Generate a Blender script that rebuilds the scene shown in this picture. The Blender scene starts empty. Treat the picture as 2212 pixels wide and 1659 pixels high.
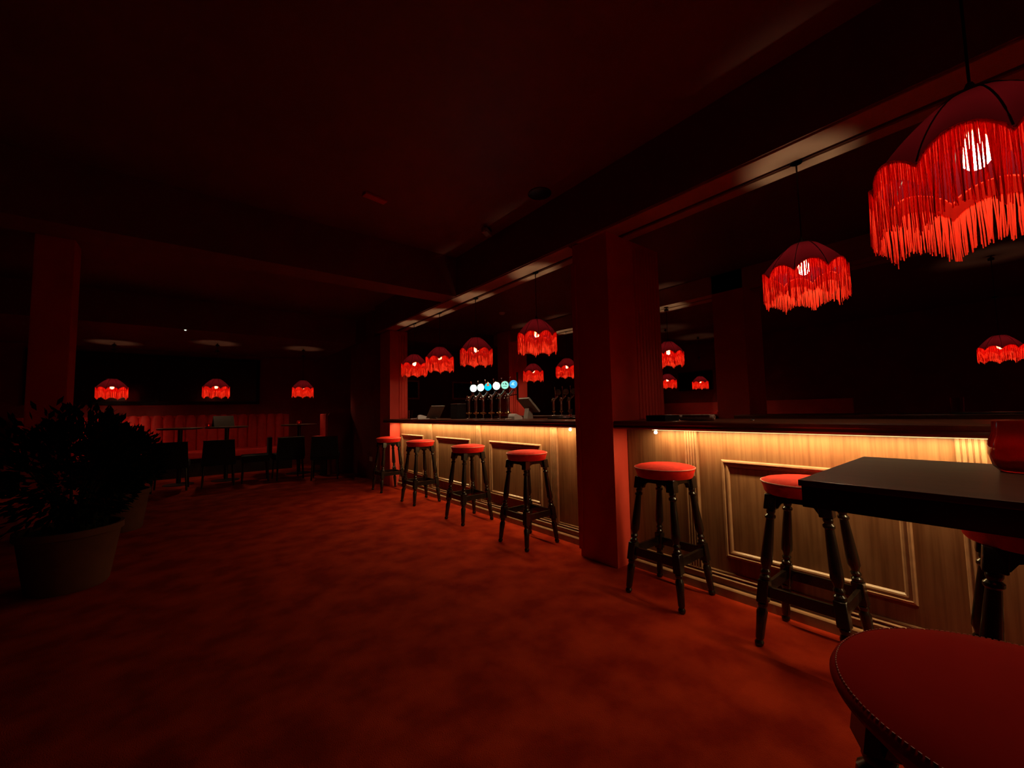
import bpy, bmesh, math, random
from mathutils import Vector, Matrix
random.seed(7)
PI = math.pi
SC = bpy.context.scene
COL = SC.collection

# ------------------------------------------------------------------ camera
FPX, PW, PH = 870.0, 2212.0, 1659.0
CAMH = 1.18
def camera():
    d = Vector((415.0 - 1106.0, -(902.0 - 829.5), FPX)).normalized()      # world +Y in (right, up, forward)
    r = -0.02
    u = Vector((r, 1.0, -(r * d.x + d.y) / d.z)).normalized()               # world +Z
    x = u.cross(d)                                                         # world +X
    right = Vector((x.x, d.x, u.x)); up = Vector((x.y, d.y, u.y)); fwd = Vector((x.z, d.z, u.z))
    cd = bpy.data.cameras.new('camera'); co = bpy.data.objects.new('camera', cd); COL.objects.link(co)
    m = Matrix((( right.x, up.x, -fwd.x, 0), (right.y, up.y, -fwd.y, 0), (right.z, up.z, -fwd.z, CAMH), (0, 0, 0, 1)))
    co.matrix_world = m
    cd.sensor_width = 36.0; cd.sensor_fit = 'HORIZONTAL'; cd.lens = 36.0 * FPX / PW
    cd.clip_start = 0.02; cd.clip_end = 100
    SC.camera = co
camera()

# ------------------------------------------------------------------ world, exposure
w = bpy.data.worlds.new('world'); SC.world = w; w.use_nodes = True
w.node_tree.nodes['Background'].inputs[0].default_value = (1.0, 0.03, 0.03, 1)
w.node_tree.nodes['Background'].inputs[1].default_value = 0.022
SC.view_settings.view_transform = 'Standard'; SC.view_settings.look = 'None'
SC.view_settings.gamma = 1.0; SC.view_settings.use_curve_mapping = False
SC.view_settings.exposure = 0.0
cy = SC.cycles
cy.use_denoising = True
cy.max_bounces = 8; cy.diffuse_bounces = 4; cy.glossy_bounces = 4; cy.transmission_bounces = 4; cy.transparent_max_bounces = 24
cy.sample_clamp_indirect = 2.0; cy.caustics_reflective = False; cy.caustics_refractive = False
cy.blur_glossy = 1.0

BULB_E = 300.0         # pendant bulb emission
LED_W = 25.0         # per bay of under-counter strip

# ------------------------------------------------------------------ materials
def new_mat(name):
    m = bpy.data.materials.new(name); m.use_nodes = True
    return m, m.node_tree, m.node_tree.nodes['Principled BSDF']
def simple(name, col, rough=0.6, metal=0.0, spec=0.5, sheen=0.0, coat=0.0):
    m, t, b = new_mat(name)
    b.inputs['Base Color'].default_value = (*col, 1); b.inputs['Roughness'].default_value = rough
    b.inputs['Metallic'].default_value = metal; b.inputs['Specular IOR Level'].default_value = spec
    if sheen: b.inputs['Sheen Weight'].default_value = sheen
    if coat: b.inputs['Coat Weight'].default_value = coat
    return m
def noise_mix(name, c1, c2, scale=(1, 1, 1), nscale=8.0, rough=0.5, spec=0.5, bump=0.0, lo=0.35, hi=0.65, detail=6, sheen=0.0, bscale=None, sheen_tint=None):
    m, t, b = new_mat(name); N = t.nodes; L = t.links
    tc = N.new('ShaderNodeTexCoord'); mp = N.new('ShaderNodeMapping'); mp.inputs['Scale'].default_value = scale
    nz = N.new('ShaderNodeTexNoise'); nz.inputs['Scale'].default_value = nscale; nz.inputs['Detail'].default_value = detail
    cr = N.new('ShaderNodeValToRGB'); cr.color_ramp.elements[0].position = lo; cr.color_ramp.elements[1].position = hi
    cr.color_ramp.elements[0].color = (*c1, 1); cr.color_ramp.elements[1].color = (*c2, 1)
    L.new(tc.outputs['Object'], mp.inputs['Vector']); L.new(mp.outputs['Vector'], nz.inputs['Vector'])
    L.new(nz.outputs['Fac'], cr.inputs['Fac']); L.new(cr.outputs['Color'], b.inputs['Base Color'])
    b.inputs['Roughness'].default_value = rough; b.inputs['Specular IOR Level'].default_value = spec
    if sheen:
        b.inputs['Sheen Weight'].default_value = sheen
        if sheen_tint: b.inputs['Sheen Tint'].default_value = (*sheen_tint, 1)
    if bump:
        n2 = N.new('ShaderNodeTexNoise'); n2.inputs['Scale'].default_value = bscale or nscale * 4; n2.inputs['Detail'].default_value = 4
        L.new(mp.outputs['Vector'], n2.inputs['Vector'])
        bp = N.new('ShaderNodeBump'); bp.inputs['Strength'].default_value = bump; bp.inputs['Distance'].default_value = 0.01
        L.new(n2.outputs['Fac'], bp.inputs['Height']); L.new(bp.outputs['Normal'], b.inputs['Normal'])
    return m
def emis(name, col, s):
    m = bpy.data.materials.new(name); m.use_nodes = True; t = m.node_tree; t.nodes.clear()
    e = t.nodes.new('ShaderNodeEmission'); o = t.nodes.new('ShaderNodeOutputMaterial')
    e.inputs[0].default_value = (*col, 1); e.inputs[1].default_value = s
    t.links.new(e.outputs[0], o.inputs[0]); return m

M = {}
def wood_panel():
    # vertical-grain oak veneer with small drips and stains of its own
    m, t, b = new_mat('oak_panel'); N = t.nodes; L = t.links
    tc = N.new('ShaderNodeTexCoord')
    mp = N.new('ShaderNodeMapping'); mp.inputs['Scale'].default_value = (60, 60, 2.2)
    nz = N.new('ShaderNodeTexNoise'); nz.inputs['Scale'].default_value = 1.0; nz.inputs['Detail'].default_value = 6
    mp2 = N.new('ShaderNodeMapping'); mp2.inputs['Scale'].default_value = (9, 9, 3.5)
    n2 = N.new('ShaderNodeTexNoise'); n2.inputs['Scale'].default_value = 1.0; n2.inputs['Detail'].default_value = 5
    cr = N.new('ShaderNodeValToRGB'); e = cr.color_ramp.elements
    e[0].position = 0.25; e[0].color = (0.19, 0.080, 0.036, 1); e[1].position = 0.60; e[1].color = (0.30, 0.140, 0.066, 1)
    c2 = N.new('ShaderNodeValToRGB'); f = c2.color_ramp.elements
    f[0].position = 0.32; f[0].color = (0.80, 0.74, 0.70, 1); f[1].position = 0.58; f[1].color = (1, 1, 1, 1)
    mx = N.new('ShaderNodeMix'); mx.data_type = 'RGBA'; mx.blend_type = 'MULTIPLY'; mx.inputs[0].default_value = 1.0
    L.new(tc.outputs['Object'], mp.inputs[0]); L.new(mp.outputs[0], nz.inputs['Vector'])
    L.new(tc.outputs['Object'], mp2.inputs[0]); L.new(mp2.outputs[0], n2.inputs['Vector'])
    L.new(nz.outputs['Fac'], cr.inputs[0]); L.new(n2.outputs['Fac'], c2.inputs[0])
    L.new(cr.outputs[0], mx.inputs[6]); L.new(c2.outputs[0], mx.inputs[7]); L.new(mx.outputs[2], b.inputs['Base Color'])
    b.inputs['Roughness'].default_value = 0.42; b.inputs['Specular IOR Level'].default_value = 0.35
    return m
M['oak'] = wood_panel()
M['oak_trim'] = noise_mix('oak_moulding', (0.30, 0.15, 0.08), (0.38, 0.20, 0.11), (3, 3, 3), 6, rough=0.3, spec=0.5)
M['counter'] = noise_mix('mahogany_counter', (0.07, 0.018, 0.010), (0.16, 0.050, 0.025), (14, 1.2, 14), 3, rough=0.30, spec=0.5)
M['black_wood'] = noise_mix('black_stained_wood', (0.010, 0.006, 0.005), (0.022, 0.012, 0.009), (4, 4, 1), 6, rough=0.22, spec=0.55)
M['table_top'] = noise_mix('black_table_top', (0.085, 0.030, 0.018), (0.12, 0.042, 0.026), (3, 1, 1), 8, rough=0.33, spec=0.5)
M['velvet'] = noise_mix('red_velvet', (0.60, 0.010, 0.006), (0.74, 0.018, 0.010), (1, 1, 1), 30, rough=0.85, spec=0.08, sheen=0.15, sheen_tint=(1, .15, .1), bump=0.15)
M['leather'] = noise_mix('red_seat_leather', (0.50, 0.012, 0.008), (0.60, 0.018, 0.010), (1, 1, 1), 12, rough=0.6, spec=0.25, bump=0.2, bscale=180)
M['seat_cloth'] = noise_mix('plain_red_seat', (0.42, 0.010, 0.006), (0.47, 0.012, 0.007), (1, 1, 1), 9, rough=0.9, spec=0.05)
M['pale_frame'] = simple('pale_frame', (.75, .55, .45), 0.4)
M['piping'] = simple('seat_piping', (0.55, 0.10, 0.07), 0.5)
M['carpet'] = noise_mix('red_carpet', (0.20, 0.010, 0.003), (0.37, 0.028, 0.007), (1, 1, 1), 4.5, rough=0.95, spec=0.05, bump=0.5, bscale=220, lo=0.36, hi=0.66, detail=8)
M['red_paint'] = noise_mix('red_wall_paint', (0.60, 0.050, 0.032), (0.70, 0.066, 0.042), (1, 1, 1), 3, rough=0.55, spec=0.3)
M['wall'] = noise_mix('dark_red_wall', (0.20, 0.020, 0.016), (0.24, 0.024, 0.018), (1, 1, 1), 3, rough=0.7, spec=0.2)
M['ceiling'] = noise_mix('dark_gloss_ceiling', (0.17, 0.066, 0.048), (0.20, 0.080, 0.056), (1, 1, 1), 2, rough=0.48, spec=0.4)
M['soffit'] = noise_mix('soffit_paint', (0.50, 0.32, 0.22), (0.58, 0.38, 0.27), (1, 1, 1), 3, rough=0.4, spec=0.4)
M['black'] = simple('black_metal', (0.012, 0.010, 0.010), 0.4)
M['matt_black'] = simple('matt_black', (0.012, 0.008, 0.008), 0.8, spec=0.2)
M['chrome'] = simple('chrome', (0.88, 0.85, 0.82), 0.22, metal=1.0)
M['brass'] = simple('brass', (0.75, 0.50, 0.22), 0.2, metal=1.0)
M['white_plastic'] = simple('white_plastic', (0.88, 0.86, 0.84), 0.4)
M['grey_plastic'] = simple('grey_plastic', (0.30, 0.26, 0.23), 0.5)
M['blue_screen'] = simple('reader_screen', (0.16, 0.24, 0.42), 0.3)
M['dark_glass'] = simple('dark_glass', (0.006, 0.004, 0.004), 0.25, spec=0.4)
M['cloth'] = noise_mix('rolled_towel', (0.30, 0.20, 0.17), (0.46, 0.34, 0.30), (1, 1, 1), 40, rough=0.9, bump=0.4)
M['leaf'] = noise_mix('dark_leaf', (0.004, 0.006, 0.003), (0.008, 0.011, 0.005), (1, 1, 1), 6, rough=0.8, spec=0.04)
M['pot'] = noise_mix('clay_pot', (0.09, 0.035, 0.02), (0.12, 0.045, 0.026), (1, 1, 1), 5, rough=0.8, spec=0.1)
M['soil'] = simple('soil', (0.02, 0.012, 0.008), 0.95)
M['bulb'] = emis('bulb_glow', (1.0, 0.74, 0.44), BULB_E)
M['bulb_dim'] = emis('bulb_glow_warm', (1.0, 0.74, 0.44), BULB_E * .62)
M['led'] = emis('led_strip_glow', (1.0, 0.75, 0.32), 3.0)
M['led_end'] = emis('led_end_glow', (1.0, 0.82, 0.50), 14.0)
M['flame'] = emis('tealight_flame', (1.0, 0.55, 0.25), 3.0)

def glass(name, col, rough=0.02, tr=1.0, ior=1.45):
    m, t, b = new_mat(name)
    b.inputs['Base Color'].default_value = (*col, 1); b.inputs['Roughness'].default_value = rough
    b.inputs['Transmission Weight'].default_value = tr; b.inputs['IOR'].default_value = ior
    return m
M['glass'] = glass('clear_glass', (0.9, 0.9, 0.9))
M['red_glass'] = glass('red_glass', (0.75, 0.02, 0.015), 0.08, 0.55)

def cloth_translucent(name, dcol, tcol, tfac, transp=0.0, tr_col=(1, 1, 1), gloss=0.0):
    m = bpy.data.materials.new(name); m.use_nodes = True; t = m.node_tree; t.nodes.clear(); N = t.nodes; L = t.links
    d = N.new('ShaderNodeBsdfDiffuse'); d.inputs[0].default_value = (*dcol, 1)
    s = N.new('ShaderNodeBsdfTranslucent'); s.inputs[0].default_value = (*tcol, 1)
    a = N.new('ShaderNodeMixShader'); a.inputs[0].default_value = tfac
    o = N.new('ShaderNodeOutputMaterial'); L.new(d.outputs[0], a.inputs[1]); L.new(s.outputs[0], a.inputs[2])
    last = a
    if transp:
        p = N.new('ShaderNodeBsdfTransparent'); p.inputs[0].default_value = (*tr_col, 1)
        q = N.new('ShaderNodeMixShader'); q.inputs[0].default_value = transp
        L.new(last.outputs[0], q.inputs[1]); L.new(p.outputs[0], q.inputs[2]); last = q
    L.new(last.outputs[0], o.inputs[0]); return m
M['fringe'] = cloth_translucent('fringe_thread', (0.72, 0.048, 0.022), (0.90, 0.070, 0.032), 0.6)
M['skirt'] = cloth_translucent('shade_skirt', (0.15, 0.005, 0.003), (0.26, 0.008, 0.004), 0.6, 0.25, (1, 0.35, 0.22))
M['dome'] = cloth_translucent('shade_fabric', (0.06, 0.002, 0.005), (0.018, 0.0007, 0.0015), 0.30)

# ------------------------------------------------------------------ mesh helpers
def rot_to(v):
    return Vector((0, 0, 1)).rotation_difference(Vector(v).normalized()).to_matrix().to_4x4()
class MB:
    def __init__(s): s.bm = bmesh.new()
    def box(s, x0, x1, y0, y1, z0, z1, bevel=0.0, mat=None, seg=2):
        b = bmesh.new(); bmesh.ops.create_cube(b, size=1)
        bmesh.ops.scale(b, vec=(x1 - x0, y1 - y0, z1 - z0), verts=b.verts)
        bmesh.ops.translate(b, vec=((x0 + x1) / 2, (y0 + y1) / 2, (z0 + z1) / 2), verts=b.verts)
        if bevel: bmesh.ops.bevel(b, geom=b.edges[:], offset=bevel, segments=seg, affect='EDGES', profile=0.7)
        s._add(b, mat); return s
    def _add(s, b, mat=None):
        if mat is not None: bmesh.ops.transform(b, matrix=mat, verts=b.verts)
        me = bpy.data.meshes.new('tmp'); b.to_mesh(me); b.free(); s.bm.from_mesh(me); bpy.data.meshes.remove(me)
    def lathe(s, prof, seg=24, mat=None, ang0=0.0, ang1=2 * PI, cap=True, fn=None):
        b = bmesh.new(); rings = []
        full = abs(ang1 - ang0 - 2 * PI) < 1e-6
        n = seg if full else seg + 1
        for r, z in prof:
            if r < 1e-6: rings.append([b.verts.new((0, 0, z))]); continue
            rings.append([b.verts.new((r * math.cos(ang0 + (ang1 - ang0) * i / seg), r * math.sin(ang0 + (ang1 - ang0) * i / seg), z)) for i in range(n)])
        for a, c in zip(rings, rings[1:]):
            m = n if full else n - 1
            for i in range(m):
                j = (i + 1) % n
                if len(a) == 1 and len(c) == 1: continue
                if len(a) == 1: b.faces.new((a[0], c[j], c[i]))
                elif len(c) == 1: b.faces.new((a[i], a[j], c[0]))
                else: b.faces.new((a[i], a[j], c[j], c[i]))
        if cap:
            for rg in (rings[0], rings[-1]):
                if len(rg) > 2: b.faces.new(rg)
        if fn:
            for v in b.verts: v.co = fn(v.co)
        bmesh.ops.recalc_face_normals(b, faces=b.faces)
        s._add(b, mat); return s
    def cyl(s, p, q, r, r2=None, seg=16):
        p, q = Vector(p), Vector(q); h = (q - p).length
        s.lathe([(r, 0), (r if r2 is None else r2, h)], seg, Matrix.Translation(p) @ rot_to(q - p)); return s
    def ball(s, c, r, seg=12, sz=1.0):
        s.lathe([(r * math.sin(PI * i / 8), -r * sz * math.cos(PI * i / 8)) for i in range(9)], seg, Matrix.Translation(Vector(c))); return s
    def tube(s, pts, r, seg=8, close=False):
        pts = [Vector(p) for p in pts]; b = bmesh.new(); rings = []
        n = len(pts)
        for i, p in enumerate(pts):
            t = (pts[(i + 1) % n] - pts[i - 1]) if close else (pts[min(i + 1, n - 1)] - pts[max(i - 1, 0)])
            t.normalize(); a = Vector((0, 0, 1)) if abs(t.z) < 0.9 else Vector((1, 0, 0))
            u = t.cross(a).normalized(); v = t.cross(u)
            rr = r[i] if isinstance(r, (list, tuple)) else r
            rings.append([b.verts.new(p + u * rr * math.cos(2 * PI * k / seg) + v * rr * math.sin(2 * PI * k / seg)) for k in range(seg)])
        for i in range(n if close else n - 1):
            a, c = rings[i], rings[(i + 1) % n]
            for k in range(seg): b.faces.new((a[k], a[(k + 1) % seg], c[(k + 1) % seg], c[k]))
        if not close: b.faces.new(rings[0]); b.faces.new(rings[-1])
        bmesh.ops.recalc_face_normals(b, faces=b.faces)
        s._add(b); return s
    def extrude(s, poly, axis, a, c):
        """poly of 2-D points extruded along axis ('x','y','z') between a and c"""
        def P(u, v, w): return {'x': (w, u, v), 'y': (u, w, v), 'z': (u, v, w)}[axis]
        b = bmesh.new(); A = [b.verts.new(P(u, v, a)) for u, v in poly]; B = [b.verts.new(P(u, v, c)) for u, v in poly]
        n = len(poly)
        for i in range(n): b.faces.new((A[i], A[(i + 1) % n], B[(i + 1) % n], B[i]))
        b.faces.new(A); b.faces.new(B); bmesh.ops.recalc_face_normals(b, faces=b.faces)
        s._add(b); return s
    def build(s, name, mat, parent=None, smooth=False):
        me = bpy.data.meshes.new(name); s.bm.to_mesh(me); s.bm.free()
        me.materials.append(mat)
        if smooth:
            me.shade_smooth()
            try: me.set_sharp_from_angle(angle=math.radians(35))
            except Exception: pass
        o = bpy.data.objects.new(name, me); COL.objects.link(o)
        if parent: o.parent = parent
        return o
def tag(o, label=None, cat=None, group=None, kind=None):
    if label: o['label'] = label
    if cat: o['category'] = cat
    if group: o['group'] = group
    if kind: o['kind'] = kind
    return o
def empty(name, loc, rz=0.0, sc=1.0, **k):
    o = bpy.data.objects.new(name, None); COL.objects.link(o); o.location = loc; o.rotation_euler = (0, 0, rz); o.scale = (sc, sc, sc)
    o.empty_display_size = 0.1
    return tag(o, **k)
def copy_tree(o, parent=None):
    c = o.copy(); COL.objects.link(c)
    if parent: c.parent = parent
    for ch in list(o.children): copy_tree(ch, c)
    return c
def struct(o, label=None): return tag(o, label=label, kind='structure')

# ------------------------------------------------------------------ levels
ZC, ZB = 3.05, 2.57          # tray ceiling, soffits
YW = 11.0                    # end wall
XF = 2.50                    # front of the pier between the two bar bays

# ------------------------------------------------------------------ floor, ceiling, walls
struct(MB().box(-5.0, 12.0, -2.4, YW + 0.1, -0.1, 0).build('floor', M['carpet']), 'deep red patterned carpet across the whole bar room')
cl = MB().box(-5.0, 12.0, -2.4, YW + 0.1, ZC, ZC + 0.1)
struct(cl.build('ceiling', M['ceiling']), 'dark glossy ceiling of the bar room')
struct(MB().box(-5.1, 12.2, YW, YW + 0.12, 0, ZC).build('wall_back', M['wall']), 'dark red end wall of the room')
struct(MB().box(-5.12, -5.0, -2.4, YW, 0, ZC).build('wall_left', M['wall']), 'dark red wall on the left of the room')
struct(MB().box(11.5, 11.62, -2.4, YW, 0, ZC).build('wall_right', M['wall']), 'dark red wall beyond the far side of the bar')

# soffits (lowered beams)
sf = MB()
sf.box(2.46, 2.66, -2.4, 6.9, ZB + 0.012, ZC).box(2.66, 2.70, -2.4, 6.9, ZB + 0.05, ZC).box(2.70, 2.80, -2.4, 6.9, ZB + 0.012, ZC)
struct(sf.build('trim_1', M['ceiling']), 'long dropped beam running above the front bar counter')
struct(MB().box(2.475, 2.655, -2.4, 2.22, ZB, ZB + 0.012, 0.003).box(2.475, 2.655, 2.32, 6.45, ZB, ZB + 0.012, 0.003)
       .box(2.705, 2.795, -2.4, 2.22, ZB, ZB + 0.012, 0.003).box(2.705, 2.795, 2.32, 6.45, ZB, ZB + 0.012, 0.003).build('trim_2', M['soffit']), 'pale boards under the beam above the front counter')
struct(MB().box(-5.0, 2.46, 4.14, 4.46, ZB, ZC).build('trim_3', M['ceiling']), 'cross beam dropping from the ceiling between the two ceiling trays')
struct(MB().box(-5.0, 2.50, 8.1, YW, ZB, ZC).build('trim_4', M['ceiling']), 'lowered ceiling over the seats at the end of the room')
struct(MB().box(5.0, 5.14, -2.4, 6.9, ZB, ZC).box(5.14, 5.20, -2.4, 6.9, ZB + .05, ZC).box(5.20, 5.34, -2.4, 6.9, ZB, ZC).build('trim_5', M['soffit']), 'dropped beam above the far side of the bar')
struct(MB().box(2.80, 5.0, -2.4, 6.9, 2.80, ZC).build('trim_6', M['ceiling']), 'lowered ceiling inside the bar island')
struct(MB().box(2.5, 11.5, 7.2, 7.5, ZB, ZC).build('trim_7', M['ceiling']), 'cross beam beyond the bar island')

# black window in the end wall, banquette dado
wf = MB()
x0, x1, z0, z1 = -2.3, 1.15, 1.52, 2.42
wf.box(x0 - .06, x1 + .06, YW - .05, YW - .002, z0 - .06, z0).box(x0 - .06, x1 + .06, YW - .05, YW - .002, z1, z1 + .06)
wf.box(x0 - .06, x0, YW - .05, YW - .002, z0, z1).box(x1, x1 + .06, YW - .05, YW - .002, z0, z1).box(-.6, -.54, YW - .04, YW - .002, z0, z1)
wo = struct(wf.build('window_1', M['matt_black']), 'wide black window in the end wall above the banquette')
MB().box(x0, x1, YW - .02, YW - .004, z0, z1).build('window_pane', M['dark_glass'], wo)

# column on the left
struct(MB().box(-1.28, -1.0, 6.0, 6.3, 0, ZC, 0.01).build('wall_column', M['red_paint']), 'square red column near the potted plants on the left')
# piers of the bar
def pier(name, x0, x1, y0, y1, lab, flutes=()):
    b = MB().box(x0, x1, y0, y1, 0, ZB if x0 < 2.7 else 2.8, 0.004)
    o = struct(b.build(name, M['red_paint']), lab)
    if flutes:
        f = MB()
        for xf in flutes: f.lathe([(0.016, 1.10), (0.016, 2.50)], 10, Matrix.Translation((xf, y0 - 0.002, 0)))
        f.build('reeded_trim', M['red_paint'], o, smooth=True)
    return o
pier('wall_pier', XF, 3.22, 1.93, 2.29, 'dark square pier between the two bar bays', [2.86 + 0.045 * i for i in range(8)])
pier('wall_pier', 2.55, 2.86, 6.46, 6.9, 'red pier at the far end of the front counter', [2.72, 2.765, 2.81])
pier('wall_pier', 4.95, 5.42, 6.32, 6.7, 'red pier at the far corner inside the bar', [5.06, 5.11, 5.16])
pier('wall_pier', 5.0, 5.5, 1.93, 2.29, 'dark pier on the far side of the bar')
struct(MB().box(2.56, 2.70, 6.9, 8.6, 0, ZB).build('wall_partition', M['wall']), 'dark partition wall running on from the end of the bar')
# light strip on the pier edge beside the left bay
struct(MB().box(XF - .012, XF, 2.255, 2.30, 0.06, 2.4, 0.004).build('trim_8', M['red_paint']), 'thin edge strip of the pier next to the left bar bay')
so = tag(MB().box(2.545, 2.56, 7.28, 7.42, .33, .41, .004).build('wall_socket', M['white_plastic']), 'small wall socket low on the dark partition beyond the bar', 'socket')

# ------------------------------------------------------------------ bar fronts
def reeds(parent, x, yc, z0, z1, n=5, wdt=0.09):
    b = MB().box(x - .012, x + .001, yc - wdt / 2, yc + wdt / 2, z0, z1)
    for i in range(n):
        y = yc - wdt / 2 + wdt * (i + .5) / n
        b.lathe([(wdt / n * .42, z0), (wdt / n * .42, z1)], 8, Matrix.Translation((x - .012, y, 0)))
    return b.build('reeded_pilaster', M['oak_trim'], parent, smooth=True)
def frame(parent, x, y0, y1, z0, z1):
    b = MB(); w = 0.045
    # moulded picture-frame profile: (distance inward, projection)
    prof = [(0, 0), (0, .010), (.006, .017), (.014, .019), (.018, .010), (.026, .010), (.030, .014), (.038, .012), (w, .003), (w, 0)]
    bm = bmesh.new(); rings = []
    for (a, p) in prof:
        rings.append([bm.verts.new((x - p, y0 + a, z0 + a)), bm.verts.new((x - p, y1 - a, z0 + a)), bm.verts.new((x - p, y1 - a, z1 - a)), bm.verts.new((x - p, y0 + a, z1 - a))])
    for A, B in zip(rings, rings[1:]):
        for i in range(4): bm.faces.new((A[i], A[(i + 1) % 4], B[(i + 1) % 4], B[i]))
    bmesh.ops.recalc_face_normals(bm, faces=bm.faces); b._add(bm)
    return b.build('panel_moulding', M['oak_trim'], parent)
def skirting(parent, x, y0, y1):
    p = [(x, 0), (x - .044, 0), (x - .044, .050), (x - .040, .057), (x - .032, .059), (x - .014, .059), (x - .010, .066), (x - .010, .090), (x - .022, .096),
         (x - .024, .102), (x - .018, .108), (x - .010, .108), (x - .010, .113), (x - .018, .118), (x - .019, .123), (x - .014, .128), (x - .006, .128),
         (x - .006, .133), (x - .011, .137), (x - .009, .142), (x, .143)]
    return MB().extrude(p, 'y', y0, y1).build('skirting', M['oak_trim'], parent)
def bar_front(name, x, y0, y1, pil, frames, label):
    o = MB().box(x, x + .10, y0, y1, 0, 1.03).build(name, M['oak'])
    tag(o, label, 'bar cabinet')
    for yc in pil: reeds(o, x, yc, .12, 1.025)
    for a, c in frames: frame(o, x, a, c, .24, .845)
    skirting(o, x, y0, y1)
    return o
bar_front('bar_cabinet', 2.72, 2.295, 6.455, [2.79, 4.08, 5.33], [(2.97, 3.86), (4.27, 5.16), (5.56, 6.36)],
          'panelled oak bar front of the left bay, behind four stools')
bar_front('bar_cabinet', 2.67, -2.3, 1.925, [1.41, 0.15, -1.1], [(.355, 1.215), (-.90, -.04), (-2.2, -1.3)],
          'panelled oak bar front of the right bay, behind the high table')

def counter(name, x0, x1, y0, y1, lip0, lip1, label, z0=1.03, z1=1.09):
    b = MB()
    def prof(xf): return [(xf + .02, z0), (xf + .006, z0 + .004), (xf, z0 + .014), (xf + .010, z0 + .026), (xf + .004, z0 + .036), (xf + .004, z0 + .052), (xf + .010, z1), (x1, z1), (x1, z0)]
    b.extrude(prof(x0), 'y', y0, y1)
    if lip1 > y1: b.extrude([(x0 + .02, z0), (x0 + .006, z0 + .004), (x0, z0 + .014), (x0 + .010, z0 + .026), (x0 + .004, z0 + .052), (x0 + .01, z1), (x0 + .05, z1), (x0 + .05, z0)], 'y', y1, lip1)
    return tag(b.build(name, M['counter'], smooth=False), label, 'counter')
counter('bar_counter', 2.485, 3.16, 2.295, 6.455, 0, 6.60, 'dark polished counter top of the left bay carrying the glowing beer taps')
counter('bar_counter', 2.50, 3.20, -2.3, 1.925, 0, 0, 'dark polished counter top of the right bay with the rolled towel')

# back of the bar island
def back_unit(name, x0, x1, y0, y1, label):
    o = empty(name, ((x0 + x1) / 2, (y0 + y1) / 2, 0), label=label, cat='counter')
    cx, cyy = o.location.x, o.location.y
    MB().box(x0 + .06 - cx, x1 - cx - .06, y0 - cyy, y1 - cyy, 0, 1.05).build('counter_body', M['black_wood'], o)
    MB().box(x0 - cx, x1 - cx, y0 - cyy, y1 - cyy, 1.05, 1.09, .006).build('counter_top', M['counter'], o)
    return o
back_unit('back_counter', 4.55, 5.25, 2.30, 6.31, 'dark counter on the far side of the bar, left bay')
back_unit('back_counter', 4.55, 5.25, -2.2, 1.92, 'dark counter on the far side of the bar, right bay')

# LED strips
def led(x, y0, y1, label):
    o = MB().box(x - .008, x + .008, y0, y1, 1.024, 1.0295).build('led_strip', M['led'])
    tag(o, label, 'light strip', 'light strips under the counter')
    ld = bpy.data.lights.new('led_light', 'AREA'); ld.shape = 'RECTANGLE'; ld.size = .012; ld.size_y = y1 - y0
    ld.energy = LED_W * (y1 - y0) / 4; ld.color = (1.0, .73, .32)
    lo = bpy.data.objects.new('led_light', ld); COL.objects.link(lo); lo.location = (x, (y0 + y1) / 2, 1.0235); lo.parent = o
    lo.visible_camera = True
    return o
led(2.655, 2.36, 6.40, 'warm light strip glowing under the left counter')
led(2.605, -2.2, 1.66, 'warm light strip glowing under the right counter')
def led_end(x, y, lab):
    o = MB().ball((0, 0, 0), .012, 10).build('led_connector', M['led_end']); o.location = (x, y, 1.012)
    tag(o, lab, 'light')
led_end(2.55, 2.42, 'bright end light under the left counter by the pier')
led_end(2.545, 1.60, 'bright end light under the right counter by the pier')

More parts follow.
